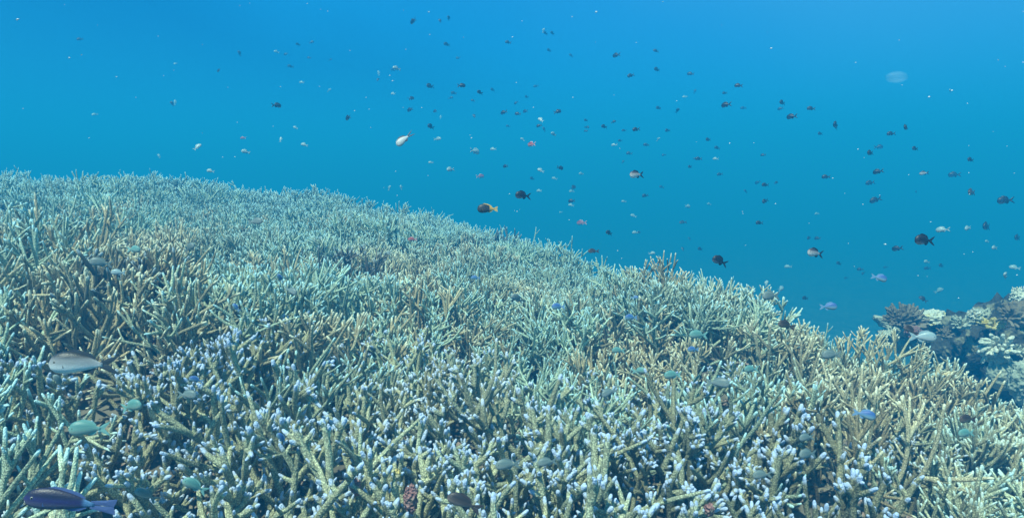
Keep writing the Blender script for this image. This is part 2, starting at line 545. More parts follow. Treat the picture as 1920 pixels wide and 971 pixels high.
# --- broken dead branches lying between the colonies
rub = []
rr_ = random.Random(77)
for _ in range(6000):
    x_, y_ = rr_.uniform(-2.6, 3.2), rr_.uniform(.7, 3.8)
    if abs(x_) > .9 * y_ + .6 or y_ > 3 and rr_.random() < .5: continue
    z_ = ground_z(x_, y_) + rr_.uniform(0, .05)
    a_ = rr_.uniform(0, 6.283)
    e_ = Vector((math.cos(a_), math.sin(a_), rr_.uniform(-.25, .5))).normalized()
    l_ = rr_.uniform(.05, .16); p_ = Vector((x_, y_, z_)); b_ = Vector((rr_.uniform(-.02, .02), rr_.uniform(-.02, .02), .01))
    q_ = rr_.uniform(.006, .011)
    rub.append(([(p_, q_), (p_ + e_ * l_ * .5 + b_, q_ * .95), (p_ + e_ * l_, q_ * .8)], rr_.random()))
V_, F_, C_ = tube_arrays(rub, 6)
M_rubble = rock_material("dead_coral", (0.20, 0.18, 0.13, 1), (0.32, 0.28, 0.20, 1), (0.40, 0.28, 0.24, 1), 14)
rubble = link(bpy.data.objects.new("coral_rubble", mesh_from("coral_rubble", V_, F_, M_rubble)))
tag(rubble, "brownish rubble of broken dead branches lying deep between the corals", "coral rubble", kind="stuff")

# --- single colonies
ORD = ["first", "second", "third", "fourth", "fifth", "sixth", "seventh", "eighth", "ninth", "tenth", "eleventh", "twelfth",
       "thirteenth", "fourteenth", "fifteenth", "sixteenth", "seventeenth", "eighteenth", "nineteenth", "twentieth"]
ORD += ["twenty-" + w for w in ORD[:9]] + ["thirtieth"] + ["thirty-" + w for w in ORD[:9]]
colonies = []
for dep, x, y, z, c in single:
    px, py = c[0], c[1]
    beige = (px < 330 and 400 < py < 590) or (1080 < px < 1330 and 555 < py < 700) or (1480 < px < 1780 and 690 < py < 790)
    if beige and rg.random() < .8: st = 'open'
    elif dep < 2.15 or (py > 590 and px < 420) or (dep < 2.7 and rg.random() < .45): st = 'front'
    else: st = 'mid' if rg.random() < .8 else 'open'
    k = rg.randrange(STYLES[st][0])
    rot = rg.uniform(0, 6.283); s = rg.uniform(.84, 1.16) * (1.0 if dep < 2.1 else .9 if dep < 3.4 else .80)
    tilt = (rg.gauss(0, .14 if dep < 3 else .07), rg.gauss(0, .14 if dep < 3 else .07))
    dark = False
    if dep < 3.05:
        o = bpy.data.objects.new("staghorn_coral", None); o.empty_display_size = .1
        link(o)
        for me_ in proto_parts[st][k]:
            link(bpy.data.objects.new("branch", me_), o)
    else:
        o = link(bpy.data.objects.new("staghorn_coral", proto_whole[st][k]))
    o.location = (x, y, z); o.rotation_euler = (tilt[0], tilt[1], rot); o.scale = (s, s, s * rg.uniform(.94, 1.08))
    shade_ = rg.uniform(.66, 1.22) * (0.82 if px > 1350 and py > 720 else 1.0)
    tone = rg.uniform(-.05, .05)
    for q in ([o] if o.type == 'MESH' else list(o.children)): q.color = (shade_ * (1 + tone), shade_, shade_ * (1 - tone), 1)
    colonies.append((o, px, py, dep, st))

# labels: by look, row of depth and place in the row
colonies.sort(key=lambda t: t[3])
ROWS = [(0, 1.35, "the row cut by the bottom edge"), (1.35, 1.65, "the front row"), (1.65, 1.95, "the second row up"), (1.95, 2.25, "the third row up"),
        (2.25, 2.6, "the fourth row up"), (2.6, 3.0, "the middle row"), (3.0, 3.4, "the row past the middle"), (3.4, 3.9, "the upper row"), (3.9, 9, "the back row")]
COLS = [(-99, 320, "at the far left"), (320, 640, "left of centre"), (640, 960, "just left of centre"), (960, 1280, "just right of centre"),
        (1280, 1600, "right of centre"), (1600, 2100, "at the far right")]
LOOK = {'front': ("lavender-tipped knobbly coral", "staghorn corals with lavender tips"), 'mid': ("pale-tipped upright coral", "green-grey staghorn corals with pale tips"),
        'open': ("beige sprawling coral", "beige staghorn corals with long bare branches")}
cells = {}
for c in colonies:
    r_ = next(i for i, r0 in enumerate(ROWS) if r0[0] <= c[3] < r0[1])
    q_ = next(i for i, c0 in enumerate(COLS) if c0[0] <= c[1] < c0[1])
    cells.setdefault((r_, q_, c[4]), []).append(c)
for (r_, q_, st), lst in cells.items():
    lst.sort(key=lambda t: t[1])
    for i, c in enumerate(lst):
        if len(lst) == 1: lead = LOOK[st][0]
        else: lead = ORD[i] + " " + LOOK[st][0] + " from the left"
        tag(c[0], f"{lead}, {ROWS[r_][2]}, {COLS[q_][2]}", "coral", LOOK[st][1])

# three dark clumps standing among the pale ones
for n_, (px, py, d, s, lab) in enumerate(((225, 468, 3.1, 1.0, "dark grey branching coral among beige branches at the far left"),
                                 (935, 452, 6.0, 1.05, "dark bushy coral on the far slope below the yellow-tailed fish"),
                                 (640, 500, 4.2, .9, "dark branching coral on the slope left of centre"))):
    v = ray(px, py) * d
    o = link(bpy.data.objects.new("dark_coral", dark_whole[n_ % 2]))
    o.location = (v.x, v.y, ground_z(v.x, v.y) + 0.03); o.scale = (s, s, s * 1.03); o.rotation_euler = (0, 0, n_ * 2.1)
    tag(o, lab, "coral", "dark branching corals")

# ------------------------------------------------------------------ rocks
def lump(name, loc, dims, mat, seed, rough=.22, freq=2.2, sub=5, parent=None, knob=0.0):
    bm = bmesh.new()
    bmesh.ops.create_icosphere(bm, subdivisions=sub, radius=1)
    for v in bm.verts:
        n = v.co.normalized()
        q = n * freq + Vector((seed * 3.7, seed * 1.3, seed))
        k = 1 + rough * noise.fractal(q, 0.9, 2.1, 4) + rough * .4 * noise.noise(q * 4)
        if knob:
            dd, _ = noise.voronoi(n * 4.5 + Vector((seed, 0, 0)))
            k += knob * (0.35 - dd[0])
        v.co = Vector((n.x * dims[0], n.y * dims[1], n.z * dims[2])) * k
    me = bpy.data.meshes.new(name)
    bm.to_mesh(me); bm.free()
    me.materials.append(mat)
    me.polygons.foreach_set("use_smooth", [True] * len(me.polygons))
    o = link(bpy.data.objects.new(name, me), parent)
    o.location = loc
    return o

def at(px, py, d): return ray(px, py) * d
def lump_px(name, px, py, d, wpx, hpx, mat, seed, lab, cat, group=None, **kw):
    v = at(px, py, d); k = d / FPX
    g = ground_z(v.x, v.y)
    o = lump(name, v, (wpx * k / 2, wpx * k / 2 * .8, hpx * k / 2), mat, seed, **kw)
    tag(o, lab, cat, group)
    return o

lump_px("reef_boulder", 1885, 690, 6.25, 180, 190, M_rock_dark, 2, "large dark reef boulder at the right edge behind the coral slope", "boulder", rough=.30, freq=2.6, knob=.2)
lump_px("reef_boulder", 1800, 655, 6.50, 90, 90, M_rock_dark, 5, "smaller dark boulder just left of the large one at the right edge", "boulder", rough=.3, knob=.2)
lump_px("reef_boulder", 1735, 625, 6.62, 140, 70, M_rock_pale, 7, "pale green rounded reef rock behind the coral edge, left of the dark boulder", "rock", rough=.3, freq=3, knob=.2)
lump_px("round_coral", 1882, 702, 5.69, 48, 48, M_rock_pale, 3, "smooth round greenish coral head at the foot of the dark boulder", "coral head", rough=.06)
lump_px("round_coral", 1925, 715, 5.50, 50, 70, M_rock_pale, 13, "mottled coral head cut by the right edge under the dark boulder", "coral head", rough=.2, knob=.2)
lump_px("lumpy_coral", 1842, 597, 6.12, 44, 30, M_rock_pale, 17, "small pale lumpy coral on top of the dark boulder's left shoulder", "coral head", rough=.3, knob=.5)
lump_px("lumpy_coral", 1745, 596, 6.38, 66, 26, M_white, 19, "whitish lumpy coral lying on the pale rock behind the coral edge", "coral head", rough=.35, knob=.35)
lump_px("brown_sponge", 1915, 590, 6.00, 46, 50, M_rock_brown, 29, "brownish sponge on the boulder's top at the right edge", "sponge", rough=.3)
lump_px("lumpy_coral", 1913, 560, 6.00, 26, 34, M_white, 31, "pale coral sprig topmost on the boulder at the right edge", "coral head", rough=.4, knob=.5)
lump_px("pink_rock", 1713, 622, 5.75, 26, 18, M_pink, 37, "small pinkish rock at the base of the brown sponge", "rock", rough=.3)
# the sunlit white and yellow coral on the boulder: two fans of short fingers
def finger_coral(name, px, py, d, size, mat, seed, lab, cat, n=26, lean=(0, 0, 1), rad=.10, parent=None):
    r_ = random.Random(seed)
    tubes = []
    L = Vector(lean).normalized()
    for i in range(n):
        u = Vector((r_.gauss(0, 1), r_.gauss(0, 1), r_.gauss(0, 1))).normalized()
        e = (L * 1.0 + u * .95).normalized()
        p0 = u.cross(L) * size * .25
        ln = size * r_.uniform(.55, 1.0)
        m_ = p0 + e * ln * .5
        e2 = (e + u * .3).normalized()
        tubes.append(([(p0, size * rad), (m_, size * rad * .95), (m_ + e2 * ln * .5, size * rad * .7)], r_.random()))
    V, F, C = tube_arrays(tubes, 7)
    o = link(bpy.data.objects.new(name, mesh_from(name, V, F, mat)), parent)
    o.location = at(px, py, d)
    tag(o, lab, cat)
    return o
finger_coral("finger_coral", 1868, 650, 5.62, 0.144, M_white, 1, "sunlit whitish finger coral hanging on the face of the dark boulder", "coral", 46, (-.4, -.6, -.1), .13)
finger_coral("finger_coral", 1858, 612, 5.75, 0.096, M_yellow, 3, "yellow finger coral tuft on the boulder above the white one", "coral", 22, (-.2, -.4, .7), .14)

finger_coral("bushy_coral", 1694, 612, 6.1, .19, M_rock_brown, 9, "brown bushy soft coral standing behind the coral edge, leftmost of the rocks", "soft coral", 190, (0, 0, 1), .07)
for n_, (px, py, sz, mt, lab) in enumerate(((1800, 612, .07, M_rock_pale, "small greenish coral tuft on the smaller dark boulder"),
        (1826, 592, .05, M_white, "small cream coral tuft left of the pale lumpy coral on the boulder"),
        (1893, 598, .09, M_rock_brown, "brownish coral tuft on the large boulder's crest"),
        (1770, 630, .06, M_rock_brown, "small brown tuft between the pale rock and the dark boulder"),
        (1908, 660, .045, M_rock_pale, "pale green tuft on the large boulder's face at the right edge"))):
    finger_coral("coral_tuft", px, py, 5.7, sz * 1.2, mt, 20 + n_, lab, "coral", 44, (-.1, -.5, .8), .12)

# pink and yellow growth deep between the foreground branches
for n_, (px, py, d, w, h, mt, lab) in enumerate((
        (668, 912, 1.80, 16, 30, M_pink, "pink crusted rock between foreground branches, leftmost of the pink patches"),
        (770, 936, 1.78, 24, 50, M_pink, "largest pink crusted rock deep between the foreground branches"),
        (745, 890, 1.80, 12, 22, M_yellow, "small yellow coral lump above the largest pink rock"),
        (1330, 955, 1.76, 16, 22, M_pink, "dull pink crusted rock low between branches right of centre"))):
    lump_px("crusted_rock", px, py, d, w, h, mt, 40 + n_, lab, "rock", "crusted rocks between the branches", rough=.35, sub=4, freq=3)

# ------------------------------------------------------------------ fish
def fish_mat(name, back, side, belly, rough=.45, tail=None, tail_at=0.2, low=.25, high=.7):
    m, t, bs = new_mat(name)
    tc_ = node(t, "ShaderNodeTexCoord")
    s = node(t, "ShaderNodeSeparateXYZ"); t.links.new(tc_.outputs["Generated"], s.inputs[0])
    c = mixc(t, ramp(t, s.outputs[2], low, (low + high) / 2), belly, side)
    c = mixc(t, ramp(t, s.outputs[2], (low + high) / 2, high), c, back)
    if tail:
        c = mixc(t, ramp(t, s.outputs[0], tail_at + .06, tail_at - .02), c, tail)
    nz = node(t, "ShaderNodeTexVoronoi"); nz.inputs["Scale"].default_value = 45
    t.links.new(tc_.outputs["Generated"], nz.inputs["Vector"])
    c = mixc(t, 0.05, c, nz.outputs["Color"], 'OVERLAY')
    sc_ = node(t, "ShaderNodeTexVoronoi", feature='DISTANCE_TO_EDGE'); sc_.inputs["Scale"].default_value = 30
    t.links.new(tc_.outputs["Object"], sc_.inputs["Vector"])
    c = mixc(t, ramp(t, sc_.outputs["Distance"], 0.0, 0.22), mixc(t, 1.0, c, (.88, .88, .88, 1), 'MULTIPLY'), c)
    bp = node(t, "ShaderNodeBump"); bp.inputs["Strength"].default_value = .15; bp.inputs["Distance"].default_value = .004
    t.links.new(sc_.outputs["Distance"], bp.inputs["Height"]); t.links.new(bp.outputs[0], bs.inputs["Normal"])
    t.links.new(c, bs.inputs["Base Color"])
    bs.inputs["Roughness"].default_value = rough
    return m
def flat_mat(name, col, rough=.5):
    m, t, bs = new_mat(name)
    nz = node(t, "ShaderNodeTexNoise"); nz.inputs["Scale"].default_value = 90
    tc_ = node(t, "ShaderNodeTexCoord"); t.links.new(tc_.outputs["Object"], nz.inputs["Vector"])
    c = mixc(t, nz.outputs[0], tuple(v * .8 for v in col[:3]) + (1,), tuple(min(1, v * 1.2) for v in col[:3]) + (1,))
    t.links.new(c, bs.inputs["Base Color"])
    bs.inputs["Roughness"].default_value = rough
    return m

M_eye_w = flat_mat("eye_ring", (0.25, 0.25, 0.22, 1), .3)
M_eye_b = flat_mat("eye_pupil", (0.01, 0.01, 0.01, 1), .15)
SPEC = {  # profile depth, width, fork depth, tail span, body material, fin material
 'dark': dict(dep=.46, fork=.62, span=.42, body=fish_mat("fish_dark", (.012, .012, .02, 1), (.03, .025, .035, 1), (.30, .27, .30, 1), low=.12, high=.5), fin=flat_mat("fin_dark", (.012, .012, .02, 1))),
 'pale_belly': dict(dep=.44, fork=.62, span=.42, body=fish_mat("fish_pale_belly", (.05, .045, .06, 1), (.45, .42, .42, 1), (.75, .72, .70, 1), low=.2, high=.8), fin=flat_mat("fin_black", (.015, .015, .02, 1))),
 'yellowtail': dict(bl=.84, dep=.46, fork=.12, span=.26, finh=.5, body=fish_mat("fish_yellowtail", (.02, .02, .02, 1), (.05, .045, .04, 1), (.06, .05, .04, 1), tail=(.72, .42, .08, 1), tail_at=.26), fin=flat_mat("fin_orange", (.75, .45, .10, 1))),
 'silver': dict(bl=.66, dep=.36, fork=.80, span=.24, finh=.6, body=fish_mat("fish_silver", (.03, .04, .05, 1), (.60, .62, .62, 1), (.66, .64, .60, 1), rough=.35, low=.1, high=1.15), fin=flat_mat("fin_dark_edge", (.07, .08, .10, 1))),
 'grey': dict(dep=.36, fork=.60, span=.30, finh=.6, body=fish_mat("fish_grey", (.03, .035, .04, 1), (.34, .35, .36, 1), (.80, .84, .84, 1), low=.25, high=.85), fin=flat_mat("fin_grey", (.04, .05, .06, 1))),
 'wrasse': dict(dep=.27, fork=.10, span=.18, finh=.35, body=fish_mat("fish_violet", (.02, .018, .05, 1), (.035, .03, .14, 1), (.10, .09, .17, 1), tail=(.10, .22, .42, 1), tail_at=.14), fin=flat_mat("fin_blue", (.08, .12, .30, 1))),
 'brown': dict(finh=.6, dep=.36, fork=.35, span=.30, body=fish_mat("fish_brown", (.045, .035, .035, 1), (.10, .075, .07, 1), (.24, .18, .16, 1)), fin=flat_mat("fin_brown", (.07, .05, .05, 1))),
 'green': dict(finh=.7, dep=.42, fork=.55, span=.38, body=fish_mat("fish_green", (.12, .30, .28, 1), (.20, .40, .36, 1), (.34, .46, .40, 1)), fin=flat_mat("fin_green", (.22, .45, .42, 1))),
 'dull': dict(finh=.7, dep=.42, fork=.55, span=.38, body=fish_mat("fish_dull", (.16, .22, .22, 1), (.24, .30, .29, 1), (.36, .40, .38, 1)), fin=flat_mat("fin_dull", (.18, .24, .24, 1))),
 'blue': dict(dep=.44, fork=.4, span=.34, body=fish_mat("fish_blue", (.05, .13, .38, 1), (.13, .27, .48, 1), (.30, .45, .52, 1)), fin=flat_mat("fin_pale_blue", (.18, .32, .52, 1))),
 'red': dict(dep=.40, fork=.5, span=.36, body=fish_mat("fish_red", (.25, .03, .04, 1), (.50, .14, .14, 1), (.60, .35, .38, 1)), fin=flat_mat("fin_pink", (.55, .30, .34, 1))),
 'pale': dict(dep=.42, fork=.45, span=.36, body=fish_mat("fish_pale", (.30, .42, .45, 1), (.42, .52, .54, 1), (.55, .60, .60, 1), rough=.35), fin=flat_mat("fin_pale", (.30, .42, .46, 1))),
}

def prof(s, dep):
    """half height and centre line of the body at s (0 = nose, 1 = tail root)"""
    h = dep * .5 * (math.sin(math.pi * min(1, s * 1.0) ** 0.62) ** .78 if 0 < s < 1 else 0)
    ped = dep * .5 * .22
    if s > .45: h = max(h, ped)
    if s < .02: h = dep * .03
    return h, .02 * math.sin(math.pi * s)

BL, FH = .76, 1.0   # body length as share of total
def body_geo(dep, ns=18, nr=12):
    V, F = [], []
    for i in range(ns + 1):
        s = i / ns
        h, c = prof(s, dep)
        w = h * .46 if s < .7 else h * (.46 - .9 * (s - .7) * .8)
        w = max(w, .006)
        x = .5 - s * BL
        for j in range(nr):
            a = 2 * math.pi * j / nr
            V.append((x, w * math.sin(a), c + h * math.cos(a) * (1.0 if math.cos(a) > 0 else .92)))
    for i in range(ns):
        for j in range(nr):
            j2 = (j + 1) % nr
            F.append((i * nr + j, i * nr + j2, (i + 1) * nr + j2, (i + 1) * nr + j))
    F.append(tuple(range(nr - 1, -1, -1))); F.append(tuple(ns * nr + j for j in range(nr)))
    return V, F
def plate(outline, t0, off=(0, 0, 0), tilt=None):
    """a fin: an outline in the x-z plane with a thickness that thins out to the rim"""
    n = len(outline)
    cx = sum(p[0] for p in outline) / n; cz_ = sum(p[1] for p in outline) / n
    V = [(p[0], t0 * .35, p[1]) for p in outline] + [(p[0], -t0 * .35, p[1]) for p in outline] + [(cx, t0, cz_), (cx, -t0, cz_)]
    F = []
    for i in range(n):
        j = (i + 1) % n
        F += [(i, j, 2 * n), (n + j, n + i, 2 * n + 1), (j, i, n + i, n + j)]
    if tilt is not None:
        V = [tuple(tilt @ Vector(v)) for v in V]
    return [(v[0] + off[0], v[1] + off[1], v[2] + off[2]) for v in V], F

def tail_lobes(fork, span):
    x0 = .5 - BL + .02; L = 1 - BL + .02
    res = []
    for sg in (1, -1):
        o = [(x0 + .03, sg * .005), (x0 + .02, sg * .045), (x0 - L * .45, sg * span * .36), (x0 - L, sg * span * .52),
             (x0 - L * (1 - fork * .35), sg * span * .30), (x0 - L * (1 - fork), sg * .002)]
        if sg < 0: o = o[::-1]
        res.append(plate(o, .008))
    V = res[0][0] + res[1][0]; n = len(res[0][0])
    return V, res[0][1] + [tuple(i + n for i in f) for f in res[1][1]]
def dorsal(dep):
    pts_ = []
    ss = (.28, .38, .5, .62, .74, .84)
    hh = (.0, .05, .065, .07, .085, .03)
    for s in reversed(ss):
        h, c = prof(s, dep); pts_.append((.5 - s * BL, c + h * .9))
    for s, e in zip(ss, hh):
        h, c = prof(s, dep); pts_.append((.5 - s * BL - .02, c + h + e * FH))
    return plate(pts_, .007)
def anal(dep):
    pts_ = []
    ss = (.58, .66, .76, .86)
    hh = (.0, .07, .085, .02)
    for s in ss:
        h, c = prof(s, dep); pts_.append((.5 - s * BL, c - h * .85))
    for s, e in reversed(list(zip(ss, hh))):
        h, c = prof(s, dep); pts_.append((.5 - s * BL - .03, c - h * .92 - e * FH))
    return plate(pts_, .007)
def pectoral(dep, sg):
    o = [(0, .02), (-.07, .045), (-.15, .02), (-.16, -.02), (-.09, -.045), (0, -.02)]
    h, c = prof(.32, dep)
    return plate(o, .004, (.5 - .30 * BL, sg * h * .44, -.03), Matrix.Rotation(sg * R(28), 3, 'Z'))
def eye_geo(dep, sg, r0):
    h, c = prof(.13, dep)
    V, F = [], []
    bm = bmesh.new(); bmesh.ops.create_uvsphere(bm, u_segments=10, v_segments=6, radius=r0)
    bm.verts.index_update()
    for v in bm.verts: V.append((v.co.x + .5 - .14 * BL, v.co.y * .55 + sg * h * .40, v.co.z + c + h * .18))
    F = [tuple(v.index for v in f.verts) for f in bm.faces]
    bm.free()
    return V, F

fish_meshes = {}
for k_, S in SPEC.items():
    d = S['dep']; P_ = {}; BL = S.get('bl', .76); FH = S.get('finh', 1.0)
    P_['body'] = mesh_from("body", *body_geo(d), S['body'])
    P_['tail_fin'] = mesh_from("tail_fin", *tail_lobes(S['fork'], S['span']), S['fin'], smooth=False)
    P_['dorsal_fin'] = mesh_from("dorsal_fin", *dorsal(d), S['fin'] if k_ != 'silver' else S['fin'], smooth=False)
    P_['anal_fin'] = mesh_from("anal_fin", *anal(d), S['fin'], smooth=False)
    P_['pectoral_fin_a'] = mesh_from("pectoral_fin", *pectoral(d, 1), S['fin'], smooth=False)
    P_['pectoral_fin_b'] = mesh_from("pectoral_fin", *pectoral(d, -1), S['fin'], smooth=False)
    P_['eye_a'] = mesh_from("eye", *eye_geo(d, 1, .020), M_eye_w)
    P_['eye_b'] = mesh_from("eye", *eye_geo(d, -1, .020), M_eye_w)
    P_['pupil_a'] = mesh_from("pupil", *eye_geo(d, 1.1, .014), M_eye_b)
    P_['pupil_b'] = mesh_from("pupil", *eye_geo(d, -1.1, .014), M_eye_b)
    # one mesh for the small far ones
    V, F, MI = [], [], []
    for g, mi in ((body_geo(d, 12, 8), 0), (tail_lobes(S['fork'], S['span']), 1), (dorsal(d), 1), (anal(d), 1)):
        n = len(V); V += list(g[0]); F += [tuple(i + n for i in f) for f in g[1]]; MI += [mi] * len(g[1])
    P_['whole'] = mesh_from("reef_fish", V, F, mats=[S['body'], S['fin']], mat_idx=MI)
    fish_meshes[k_] = P_

FW = Vector((0, CP, -SP)); RT = Vector((1, 0, 0)); UPV = Vector((0, SP, CP))
def fish(kind, px, py, length_px, real, ang=0, face='L', yaw=0, name="reef_fish", detail=None, label=None, group=None, dmax=None):
    """a fish of real length whose head points left or right, tilted by ang degrees nose-up, turned by yaw towards (+) or away"""
    dist = real * FPX / length_px * max(.35, math.cos(R(yaw)))
    if dmax: 
        if dist > dmax: real *= dmax / dist; dist = dmax
    dr = ray(px, py)
    # keep it above the reef
    for _ in range(30):
        p = dr * dist
        if p.z > float(top_z(p.x, p.y)[0]) + .10: break
        dist *= .96; real *= .96
    p = dr * dist
    sgn = -1 if face == 'L' else 1
    X = (RT * sgn * math.cos(R(ang)) + UPV * math.sin(R(ang))) * math.cos(R(yaw)) - FW * math.sin(R(yaw))
    X.normalize()
    Z = (UPV * math.cos(R(ang)) - RT * sgn * math.sin(R(ang)))
    Y = Z.cross(X).normalized(); Z = X.cross(Y).normalized()
    M = Matrix((X, Y, Z)).transposed().to_4x4()
    M = Matrix.Translation(p) @ M @ Matrix.Scale(real, 4)
    P_ = fish_meshes[kind]
    if detail is None: detail = length_px >= 20
    if detail:
        o = bpy.data.objects.new(name, None); o.empty_display_size = .3; link(o)
        link(bpy.data.objects.new("body", P_['body']), o)
        for q in ('tail_fin', 'dorsal_fin', 'anal_fin'): link(bpy.data.objects.new(q, P_[q]), o)
        for q in 'ab':
            link(bpy.data.objects.new("pectoral_fin", P_['pectoral_fin_' + q]), o)
            e = link(bpy.data.objects.new("eye", P_['eye_' + q]), o)
            link(bpy.data.objects.new("pupil", P_['pupil_' + q]), e)
    else:
        o = link(bpy.data.objects.new(name, P_['whole']))
    o.matrix_world = M
    tag(o, label, "fish", group)
    return o

G1 = "fish swimming close above the coral"; G2 = "dark forked-tail fish in open water"
# (kind, px, py, length px, real m, nose-up deg, facing, yaw, label, group)
BIG = [
 ('silver', 760, 260, 40, .085, -42, 'L', 12, "silvery fish diving head down with dark-edged forked tail, in open water", G2),
 ('yellowtail', 914, 392, 38, .085, 0, 'L', 8, "dark oval fish with orange-yellow tail just above the far slope", G2),
 ('dark', 981, 367, 30, .075, 4, 'L', 20, "black forked-tail fish just right of and above the orange-tailed fish", G2),
 ('dark', 1350, 490, 32, .075, 22, 'L', 15, "black fish with pale belly hovering over the right end of the ridge", G2),
 ('dark', 1734, 451, 36, .075, 3, 'L', 10, "dark forked-tail fish highest above the rocks at the right", G2),
 ('pale_belly', 1529, 475, 32, .075, 8, 'L', 18, "dark-backed fish with pale front, below centre right in open water", G2),
 ('pale_belly', 1194, 328, 28, .07, -4, 'L', 25, "pale-fronted fish with black forked tail in the middle of the water", G2),
 ('grey', 158, 683, 98, .13, 3, 'L', 12, "large grey fish with white belly over the left foreground coral", G1),
 ('wrasse', 132, 942, 126, .14, 10, 'L', 10, "long violet-blue fish with pale blue tail at the bottom left corner", G1),
 ('brown', 871, 943, 66, .09, 27, 'L', 10, "dark brown fish nosing up-left at the bottom edge near centre", G1),
 ('green', 246, 762, 42, .065, 14, 'R', 20, "bright teal-green fish over dark gap in left foreground coral", G1),
 ('green', 168, 804, 56, .075, 2, 'L', 15, "pale green fish lower left, below the bright teal one", G1),
 ('green', 366, 911, 42, .06, 35, 'L', 15, "green fish diving among the bottom left branches", G1),
 ('dull', 275, 928, 34, .06, 50, 'L', 35, "dull grey fish tipped steeply between the bottom left branches", G1),
 ('dull', 953, 871, 46, .065, 0, 'L', 15, "dull green-grey fish above the brown fish near the bottom", G1),
 ('dull', 1027, 866, 36, .06, -3, 'L', 15, "dull fish right of its green-grey twin near the bottom centre", G1),
 ('green', 1262, 703, 34, .06, 0, 'L', 12, "teal fish, lower right of the pair over the brownish coral right of centre", G1),
 ('green', 1198, 695, 26, .055, 4, 'R', 15, "teal fish just left of the larger teal one, right of centre", G1),
 ('green', 1160, 657, 26, .055, 3, 'L', 10, "small teal fish above the teal pair, right of centre", G1),
 ('dull', 1143, 735, 32, .06, -18, 'L', 20, "grey-green fish nosing down below the teal pair", G1),
 ('green', 1409, 692, 28, .055, 0, 'L', 15, "lone teal fish far right of the teal pair", G1),
 ('dull', 1345, 718, 38, .065, 0, 'R', 25, "grey round fish between the teal pair and the lone teal fish", G1),
 ('green', 1310, 628, 36, .06, 3, 'L', 12, "blue-green fish over the right slope above the grey round fish", G1),
 ('blue', 1184, 595, 24, .055, 0, 'L', 10, "royal blue fish over the pale coral right of centre", G1),
 ('blue', 1047, 575, 26, .055, 0, 'L', 10, "blue fish over coral near the centre of the picture", G1),
 ('blue', 1300, 655, 22, .055, 0, 'L', 10, "deep blue fish below the blue-green one on the right slope", G1),
 ('blue', 443, 577, 18, .05, 50, 'L', 10, "blue fish standing on its tail over the left slope", G1),
 ('blue', 1648, 521, 26, .06, -14, 'R', 5, "vivid blue fish in open water above the right slope", G2),
 ('blue', 1553, 575, 28, .06, 2, 'R', 10, "light blue fish with dark tail just above the coral edge at right", G2),
 ('brown', 1475, 610, 36, .06, 15, 'L', 20, "dark purplish fish against the right coral edge", G1),
 ('dull', 1446, 555, 36, .06, 0, 'L', 25, "brownish grey fish just above the coral edge right of the ridge", G1),
 ('brown', 1815, 786, 34, .055, 5, 'L', 20, "brown fish over the far right coral", G1),
 ('green', 1812, 812, 30, .055, 0, 'L', 15, "teal fish just below the brown one at the far right", G1),
 ('dull', 1515, 851, 36, .055, 5, 'L', 25, "dull grey fish low over the right foreground coral", G1),
 ('dull', 1513, 820, 30, .055, 0, 'L', 20, "brownish dull fish just above its grey twin, right foreground", G1),
 ('dull', 1430, 890, 36, .06, 0, 'L', 10, "grey-green fish near the bottom right of centre", G1),
 ('blue', 1620, 777, 34, .06, -12, 'R', 15, "blue-green fish over the right-hand coral", G1),
 ('dull', 1560, 665, 36, .06, 0, 'L', 10, "faint blue-grey fish over the upper right slope", G1),
 ('dull', 350, 740, 36, .06, 0, 'R', 10, "faint grey fish over coral right of the large grey fish", G1),
 ('blue', 368, 712, 22, .05, 20, 'L', 20, "small slate-blue fish over the left foreground slope", G1),
 ('blue', 528, 822, 24, .05, 60, 'L', 20, "dusky blue fish standing upright in a dark gap", G1),
 ('dull', 110, 715, 24, .05, 70, 'L', 20, "dull fish upright just below the large grey fish's head", G1),
 ('dull', 970, 560, 26, .055, 30, 'L', 30, "greyish round fish over a dark gap at the centre", G1),
 ('dull', 545, 545, 26, .055, -20, 'R', 20, "pale grey fish over the left slope", G1),
 ('blue', 525, 522, 18, .05, 60, 'L', 20, "small blue fish upright over the left slope beside the pale grey one", G1),
 ('pale', 222, 511, 22, .05, 3, 'L', 10, "whitish-blue fish over the beige coral at left", G1),
 ('dull', 190, 493, 32, .055, 10, 'L', 20, "pinkish grey fish just left of the whitish one at left", G1),
 ('dull', 355, 466, 26, .055, 30, 'R', 30, "grey-green fish over the upper left slope", G1),
 ('dull', 478, 416, 28, .06, 5, 'R', 10, "pale grey fish over the far left slope", G1),
 ('green', 250, 468, 26, .055, 0, 'R', 15, "muted green fish over the upper left slope by the dark coral", G1),
 ('red', 774, 449, 18, .05, 0, 'L', 10, "small reddish fish over the far slope near centre", G1),
 ('brown', 1113, 471, 22, .06, 0, 'L', 15, "dark fish half hidden at the crest of the middle ridge", G1),
 ('blue', 892, 521, 18, .05, 0, 'L', 10, "light blue fish over coral left of the centre ridge", G1),
 ('blue', 1190, 558, 14, .05, 0, 'R', 10, "tiny blue fish over the ridge above the royal blue fish", G1),
 ('pale', 1730, 632, 40, .08, -2, 'R', 10, "pale slender fish low in front of the rocks at right", G1),
 ('brown', 1708, 620, 30, .07, 30, 'L', 10, "dark fish nosing up beside the brown sponge", G1),
]
for k_, px, py, lp, real, ang, face, yaw, lab, grp in BIG:
    fish(k_, px, py, lp, real, ang, face, yaw, label=lab, group=grp)

